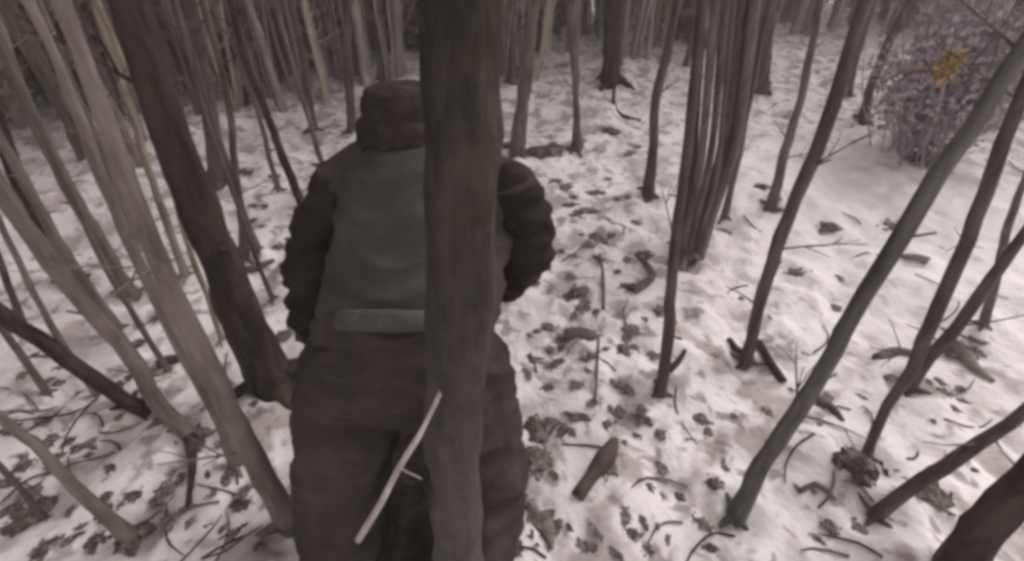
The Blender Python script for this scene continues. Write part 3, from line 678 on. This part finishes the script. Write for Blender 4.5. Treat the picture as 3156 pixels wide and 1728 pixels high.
# ---------------------------------------------------------------- sticks
def stick(pts, r, m, name, lab, cat, grp=None, n=8):
    b = Vector(pts[0]); root = None; Q = resample(pts, .03)
    mb = MB(); mb.tube([q - b for q in Q], list(np.interp(np.linspace(0, 1, len(Q)), np.linspace(0, 1, len(r)), r)), n, .18)
    return tag(mb.build(name, m, None, True, b), lab, cat, grp)
P = resample([U(1372, 1185, .585), U(1352, 1222, .535), U(1290, 1345, .525), U(1232, 1440, .512), U(1165, 1568, .508), U(1105, 1662, .505)], .02)
mb = MB(); mb.tube([q - front.location for q in P], list(np.interp(np.linspace(0, 1, len(P)), (0, .1, .5, .9, 1), (.004, .0045, .0062, .0078, .0085))), 8, .3, True, .2)
br_ = mb.build('broken_branch', M['wood_pale'], front); br_['label'] = 'whitish barkless dead branch hanging off the trunk'
for k in (.45,): i_ = int(len(P) * k); tm = MB(); branch_mesh(tm, P[i_] - front.location, (random.uniform(-1, 1), -.3, -.4), .05, .002, 0, 5); tm.build('twig', M['wood_pale'], br_)
a = ground_at(1470, 1735); bq = U(1385, 1600, .70)
stick([a + Vector((0, 0, .01)), a.lerp(bq, .5) + Vector((0, 0, .02)), bq], [.006, .006, .004], M['bark_grey'], 'twig', 'short grey twig low at the right of the thick dark trunk foot', 'twig')
def ground_stick(pix, w, m, name, lab, cat='twig', lift=None, grp=None):
    pts = [ground_at(*p) for p in pix]; r = [px_size(p, ww) / 2 for p, ww in zip(pts, w)]
    for i, p in enumerate(pts): p.z += r[i] * .5 + (lift[i] if lift else 0)
    return stick(pts, r, m, name, lab, cat, grp)
tw = 'fallen twigs lying on the snow'
GS = [
 (O((385, 1003), (440, 1062), (490, 1112), (488, 1190), (478, 1290)), (26, 40, 44, 24, 16), 'bark_dark', 'bent blackish branch hooking down from the brown leaning tree foot'),
 (O((625, 685), (655, 678), (690, 660)), (26, 22, 14), 'bark_brown', 'curled root lying off the hooked foot tree'),
 (O((1545, 225), (1543, 262), (1560, 290), (1610, 312)), (10, 11, 11, 9), 'bark_dark', 'thin dark bent twig looped on the snow at the back'),
 (O((1452, 1255), (1485, 1210), (1520, 1165), (1545, 1110)), (46, 40, 66, 26), 'litter', 'thick dark broken branch lying right of the person near the bottom'),
 (O((1830, 860), (1845, 885), (1875, 895)), (18, 22, 18), 'bark_dark', 'short dark root left of the long slim tree foot'),
 (O((1905, 870), (1935, 920), (1965, 970)), (22, 26, 24), 'bark_dark', 'dark stub slanting right of the long slim tree foot'),
 (O((1680, 940), (1705, 915), (1720, 890)), (22, 20, 12), 'bark_dark', 'small dark root beside the slim brown tree foot'),
 (O((2050, 1015), (2085, 1030), (2115, 1060)), (26, 24, 18), 'bark_green', 'small side root by the greenish grey sapling'),
 (O((2000, 1250), (2045, 1225), (2075, 1240), (2095, 1265)), (14, 18, 22, 14), 'litter_grey', 'bent grey twig arched on the snow below the greenish sapling'),
 (O((2370, 890), (2415, 900), (2450, 930), (2490, 970)), (46, 44, 30, 14), 'litter', 'dark forked branch lying under the right frame edge'),
 (O((2200, 905), (2250, 895), (2300, 905)), (26, 30, 26), 'litter_grey', 'grey brown piece of branch left of the forked stem'),
 (O((1518, 780), (1515, 700), (1508, 640)), (10, 10, 8), 'bark_purple', 'faint thin upright twig in mid snow'),
 (O((1495, 1030), (1500, 930), (1505, 850)), (9, 9, 8), 'bark_purple', 'faint long thin twig below the dark flat chip'),
 (O((1420, 848), (1455, 846), (1495, 850)), (34, 36, 34), 'litter_grey', 'dark flat bark chip right of the person'),
 (O((1590, 740), (1640, 700), (1600, 640)), (30, 22, 12), 'bark_purple', 'mauve branch bit left of the slim brown tree foot'),
 (O((2260, 655), (2300, 660), (2325, 672)), (14, 22, 26), 'litter_grey', 'grey stub crossing behind the greenish sapling'),
 (O((400, 930), (430, 915), (470, 908)), (30, 34, 16), 'litter', 'dark chip beneath the broad pale trunk'),
]
for pix, w, m, lab in GS: ground_stick(pix, w, M[m], 'twig' if max(w) < 30 else 'branch', lab, 'twig' if max(w) < 30 else 'branch', None, tw)

# ---------------------------------------------------------------- clods and leaf litter on the snow
def clod_mesh(seed, flat, leaves):
    bm = bmesh.new(); bmesh.ops.create_icosphere(bm, subdivisions=2, radius=1)
    for v in bm.verts:
        p = v.co.copy(); k = .8 + .6 * noise.noise(p * 1.4 + Vector((seed, 0, 0))) + .42 * noise.noise(p * 3.7 + Vector((0, seed, 0)))
        v.co = Vector((p.x * k, p.y * k, p.z * k * flat))
    me = bpy.data.meshes.new('clod'); v = []; f = []
    for q in range(leaves):
        an = random.uniform(0, 6.28); r = random.uniform(.3, 1.15)
        leaf_quads(v, f, Vector((math.cos(an) * r, math.sin(an) * r, random.uniform(.05, .5) * flat + .10)), .42)
    b0 = len(bm.verts); vs = [bm.verts.new(x) for x in v]
    for t in f: bm.faces.new([vs[i] for i in t])
    bm.to_mesh(me); bm.free(); return me
clods = {}
for m in ('litter', 'litter_grey'):
    clods[m] = []
    for q in range(5):
        me = clod_mesh(q * 3.3 + 1, .5, 26); me.materials.append(M[m]); clods[m].append(me)
def clod(px, py, w, m='litter', asp=1.0, lab=None, name='leaf_clump', cat='leaf litter', grp=None, hgt=1.0):
    p = ground_at(px, py); s = px_size(p, w) / 2
    o = bpy.data.objects.new(name, random.choice(clods[m])); C.objects.link(o)
    o.location = (p.x, p.y, p.z - s * .04); o.scale = (s * asp, s * 1.15, s * hgt); o.rotation_euler = (0, 0, random.uniform(-.5, .5) if lab else random.uniform(0, 6.28))
    return tag(o, lab, cat, grp)
named = [
 (2150, 1175, 100, 'litter', 1.1, 'large dark root clod at the foot of the brown slanting tree', 1.6),
 (2320, 1235, 110, 'litter', 1.2, 'large dark clod under the low dark leaning tree', 1.0),
 (1345, 1085, 90, 'litter', 1.2, 'dark clod of soil beside the right thigh of the person', 1.0),
 (1345, 1155, 100, 'litter_grey', 1.0, 'greyish clod of soil beside the right knee of the person', 1.0),
 (1360, 1310, 130, 'litter_grey', 1.0, 'wide greyish leaf heap beside the right foot of the person', .7),
 (1790, 1225, 50, 'litter', .9, 'round dark clod left of the greenish sapling foot', 1.2),
 (1520, 1185, 62, 'litter', .9, 'dark clod on the thick broken branch', 1.2),
 (1370, 385, 110, 'litter', 1.7, 'wide leaf litter heap behind the right shoulder of the person', .7),
 (2085, 575, 56, 'litter', 1.4, 'dark leaf clump in the clear snow on the right', .8),
 (2250, 570, 60, 'litter_grey', 1.5, 'grey leaf clump in the clear snow left of the greenish sapling', .8),
 (2000, 680, 50, 'litter_grey', 1.3, 'grey leaf clump below the dark one in the clear snow', .8),
 (1915, 475, 36, 'litter', 1.3, 'small black clump by the foot of the slight mauve tree', 1.0),
 (1725, 655, 90, 'litter', 1.0, 'dark clod around the foot of the stem clump', 1.0),
 (2300, 400, 80, 'litter_grey', 1.2, 'grey clump under the twiggy shrub', .9),
 (2155, 1335, 70, 'litter_grey', 1.0, 'grey clump bottom right, right one of the pair', 1.0),
 (2080, 1330, 50, 'litter_grey', 1.0, 'grey clump bottom right, left one of the pair', 1.0),
 (2420, 880, 80, 'litter', 1.0, 'dark clod where the right edge branch forks', 1.0),
 (130, 1275, 84, 'litter', .9, 'dark clod near the bottom left corner, beside the leaning stem', 1.0),
 (50, 1335, 100, 'litter', 1.8, 'wide dark clod in the bottom left corner', .8),
 (330, 1365, 84, 'litter', 1.0, 'dark clod at the foot of the stem nearest the bottom left corner', 1.0),
 (490, 1100, 70, 'litter', 1.0, 'dark clod at the foot of the brown leaning tree', 1.0),
 (630, 440, 34, 'litter', 1.0, 'small black clump right of the stout dark tree, near the thin brown tree', 1.2),
 (712, 850, 60, 'litter', 1.2, 'dark clod left of the belt of the person', .9),
]
for x, y, w, m, asp, lab, hg in named: clod(x * S, y * S, w * S * .85, m, asp, lab, 'leaf_clump', 'leaf litter', 'larger clods and leaf clumps on the snow', hg)
small_r = [(1395, 455, 40), (1440, 500, 34), (1530, 450, 26), (1435, 515, 30), (1565, 600, 22), (1415, 640, 24), (1330, 850, 30), (1350, 835, 30), (1585, 830, 44), (1400, 915, 40), (1325, 945, 30), (1480, 940, 26), (1555, 975, 40), (1450, 1048, 46), (1430, 850, 30),
 (1610, 1040, 36), (1690, 1100, 22), (1625, 1210, 22), (1690, 1195, 16), (1780, 1215, 18), (1570, 1300, 44), (1650, 1330, 26), (1550, 1390, 36), (1625, 1390, 30), (1780, 890, 46), (1775, 830, 24), (1705, 850, 28), (1860, 750, 26), (1780, 745, 16),
 (1930, 1040, 40), (2060, 1075, 40), (2025, 890, 26), (2100, 780, 40), (2365, 625, 26), (2105, 705, 40), (2560, 850, 18), (2340, 1060, 26), (2390, 1030, 26), (1690, 285, 24), (1940, 500, 30), (2025, 280, 18), (1580, 385, 36), (1545, 330, 40), (1605, 370, 30), (1500, 790, 34), (1600, 560, 30),
 (1770, 1290, 22), (1900, 1200, 18), (1730, 1020, 16), (1960, 1330, 18), (2010, 1380, 22), (1840, 960, 16), (1460, 690, 20), (1345, 720, 26), (1520, 560, 18), (1640, 760, 18), (2150, 880, 18), (2240, 760, 14), (2440, 1190, 26), (2500, 1090, 22)]
small_l = [(150, 960, 32), (200, 990, 30), (240, 1130, 30), (60, 1150, 36), (40, 1210, 30), (150, 1150, 50), (120, 1180, 40), (340, 1200, 20), (395, 1240, 34), (300, 1190, 16), (300, 1060, 30), (380, 1030, 36), (210, 1330, 36), (240, 1380, 40), (300, 1330, 26), (390, 1330, 30), (440, 1300, 40), (130, 1380, 40),
 (560, 1120, 40), (590, 1190, 36), (540, 1250, 30), (600, 1340, 40), (650, 1380, 36), (40, 880, 26), (30, 920, 22), (780, 330, 30), (790, 390, 24), (640, 520, 30), (660, 570, 28), (720, 540, 22), (620, 640, 26), (660, 480, 20), (690, 610, 22), (350, 880, 40), (360, 820, 30), (640, 1020, 30), (545, 1180, 26), (470, 1160, 24), (80, 1060, 26), (250, 1240, 26), (20, 1290, 30), (180, 1290, 30), (355, 1140, 22), (270, 990, 18)]
random.seed(31)
for q in range(55):
    small_r.append((random.uniform(1310, 1800), random.uniform(420, 1390), 18 + 34 * random.random() ** 2))
for q in range(26):
    small_r.append((random.uniform(1800, 2560), random.uniform(600, 1390), random.uniform(12, 26)))
for q in range(40):
    small_l.append((random.uniform(5, 660), random.uniform(900, 1400), 18 + 36 * random.random() ** 2))
for x, y, w in ((1420, 470, 60), (1500, 600, 50), (1590, 830, 64), (1340, 900, 46), (1380, 980, 50), (1560, 1040, 54), (1620, 640, 56), (1450, 740, 50), (1640, 900, 44), (1350, 620, 40), (1490, 900, 56), (1700, 1250, 50), (1420, 1090, 44), (1590, 720, 60), (1530, 330, 64)):
    small_r.append((x, y, w))
for x, y, w in ((560, 1220, 60), (220, 1130, 70), (130, 1110, 60), (420, 1250, 60), (90, 1230, 60), (380, 1330, 70), (520, 1330, 60), (620, 1270, 60), (270, 1290, 50), (640, 560, 50), (800, 420, 44), (700, 620, 46), (350, 860, 60), (480, 850, 50)):
    small_l.append((x, y, w))
for q in range(55):
    small_r.append((random.gauss(1500, 120), random.uniform(430, 1390), random.uniform(24, 50)))
for q in range(20):
    small_r.append((random.uniform(1750, 2560), random.uniform(850, 1390), random.uniform(22, 44)))
for q in range(45):
    small_l.append((random.uniform(5, 650), random.uniform(880, 1400), random.uniform(24, 54)))
for q in range(14):
    small_l.append((random.uniform(560, 800), random.uniform(360, 700), random.uniform(20, 36)))
small_r = sorted(small_r, key=lambda e: -e[2])[:158]; small_l = sorted(small_l, key=lambda e: -e[2])[:112]
marks = [(1660, 990, 'slim brown tree foot'), (1870, 922, 'long slim brown tree foot'), (1848, 1300, 'greenish sapling foot'), (2150, 1175, 'large root clod'), (2320, 1235, 'low leaning tree clod'), (1520, 1185, 'thick broken branch'), (1370, 385, 'wide litter heap'),
         (2085, 575, 'dark clump in the clear snow'), (1725, 655, 'stem clump foot'), (1628, 502, 'foot of the tree by the bent twig'), (1580, 300, 'bent twig'), (1455, 848, 'flat bark chip'), (1360, 1310, 'leaf heap by the right foot'), (2420, 880, 'forked edge branch'), (2118, 1335, 'pair of grey clumps'), (2000, 680, 'grey clump in the clear snow'),
         (130, 1275, 'corner clod by the leaning stem'), (330, 1365, 'clod at the bottom left stem foot'), (490, 1100, 'brown leaning tree foot'), (350, 1038, 'blackish stem foot'), (630, 440, 'small black clump by the thin brown tree'), (622, 665, 'hooked tree foot'), (735, 1330, 'broad pale trunk foot'), (765, 530, 'thin dark leaning tree foot'), (345, 760, 'foot of the hindmost pale leaning tree')]
todo = {}
def add_label(o, x, y, kind):
    d2, nm, dx, dy = min(((x - a) ** 2 + (y - b) ** 2, t, x - a, y - b) for a, b, t in marks)
    rel = ('right of' if dx > 0 else 'left of') if abs(dx) > abs(dy) else ('below' if dy > 0 else 'above')
    todo.setdefault((rel, nm, kind), []).append((d2, o))
for q in range(70):                                        # thin fallen twigs
    x, y = (random.uniform(1310, 2560), random.uniform(430, 1390)) if q < 42 else (random.uniform(5, 650), random.uniform(880, 1390))
    g = ground_at(x * S, y * S); an = random.uniform(0, 6.28); L = random.uniform(.05, .16); pts = []
    for k in (-1, -.3, .4, 1):
        px_, py_ = g.x + math.cos(an + .25 * k) * L * k, g.y + math.sin(an + .25 * k) * L * k
        pts.append(Vector((px_, py_, terrain(px_, py_) + .004 + .006 * random.random())))
    o = stick(pts, [.0042, .004, .0036, .002], M[random.choice(['bark_dark', 'bark_brown', 'bark_grey'])], 'twig', 'twig', 'twig', 'thin fallen twigs on the snow', 6)
    add_label(o, x, y, 'thin fallen twig')
for side, lst in (('right', small_r), ('left', small_l)):
    for x, y, w in lst:
        m = random.choice(['litter', 'litter_grey', 'litter_grey'] if side == 'right' else ['litter', 'litter', 'litter_grey'])
        o = clod(x * S, y * S, w * S * .8, m, random.uniform(.55, 1.9), None, 'leaf_clump', 'leaf litter', 'small leaf clumps on the %s snow' % side, random.uniform(.3, .8))
        add_label(o, x, y, 'small leaf clump')
for (rel, nm, kd), L in todo.items():
    for i, (d2, o) in enumerate(sorted(L, key=lambda e: e[0])):
        o['label'] = ('' if len(L) == 1 else ('nearest ' if i == 0 else ordw[i] + ' nearest ')) + kd + ' ' + rel + ' the ' + nm

# ---------------------------------------------------------------- pale air between the trees
hm = bpy.data.materials.new('haze'); hm.use_nodes = True; hn = hm.node_tree; hn.nodes.clear()
ho = hn.nodes.new('ShaderNodeOutputMaterial'); hv = hn.nodes.new('ShaderNodeVolumePrincipled')
hv.inputs['Color'].default_value = (.98, .95, .935, 1); hv.inputs['Density'].default_value = .008; hv.inputs['Anisotropy'].default_value = .1
hn.links.new(hv.outputs[0], ho.inputs['Volume'])
b_ = MB(); X0, X1, Y0, Y1, Z0, Z1 = -145.0, 145.0, -70.0, 215.0, -3.0, 16.0
b_.v = [Vector((x, y, z)) for z in (Z0, Z1) for x, y in ((X0, Y0), (X1, Y0), (X1, Y1), (X0, Y1))]
b_.f = [(3, 2, 1, 0), (4, 5, 6, 7), (0, 1, 5, 4), (1, 2, 6, 5), (2, 3, 7, 6), (3, 0, 4, 7)]
tag(b_.build('haze', hm, None, False), label='thin pale winter haze between the trees', kind='stuff')
sc.cycles.volume_bounces = 1; sc.cycles.volume_max_steps = 64
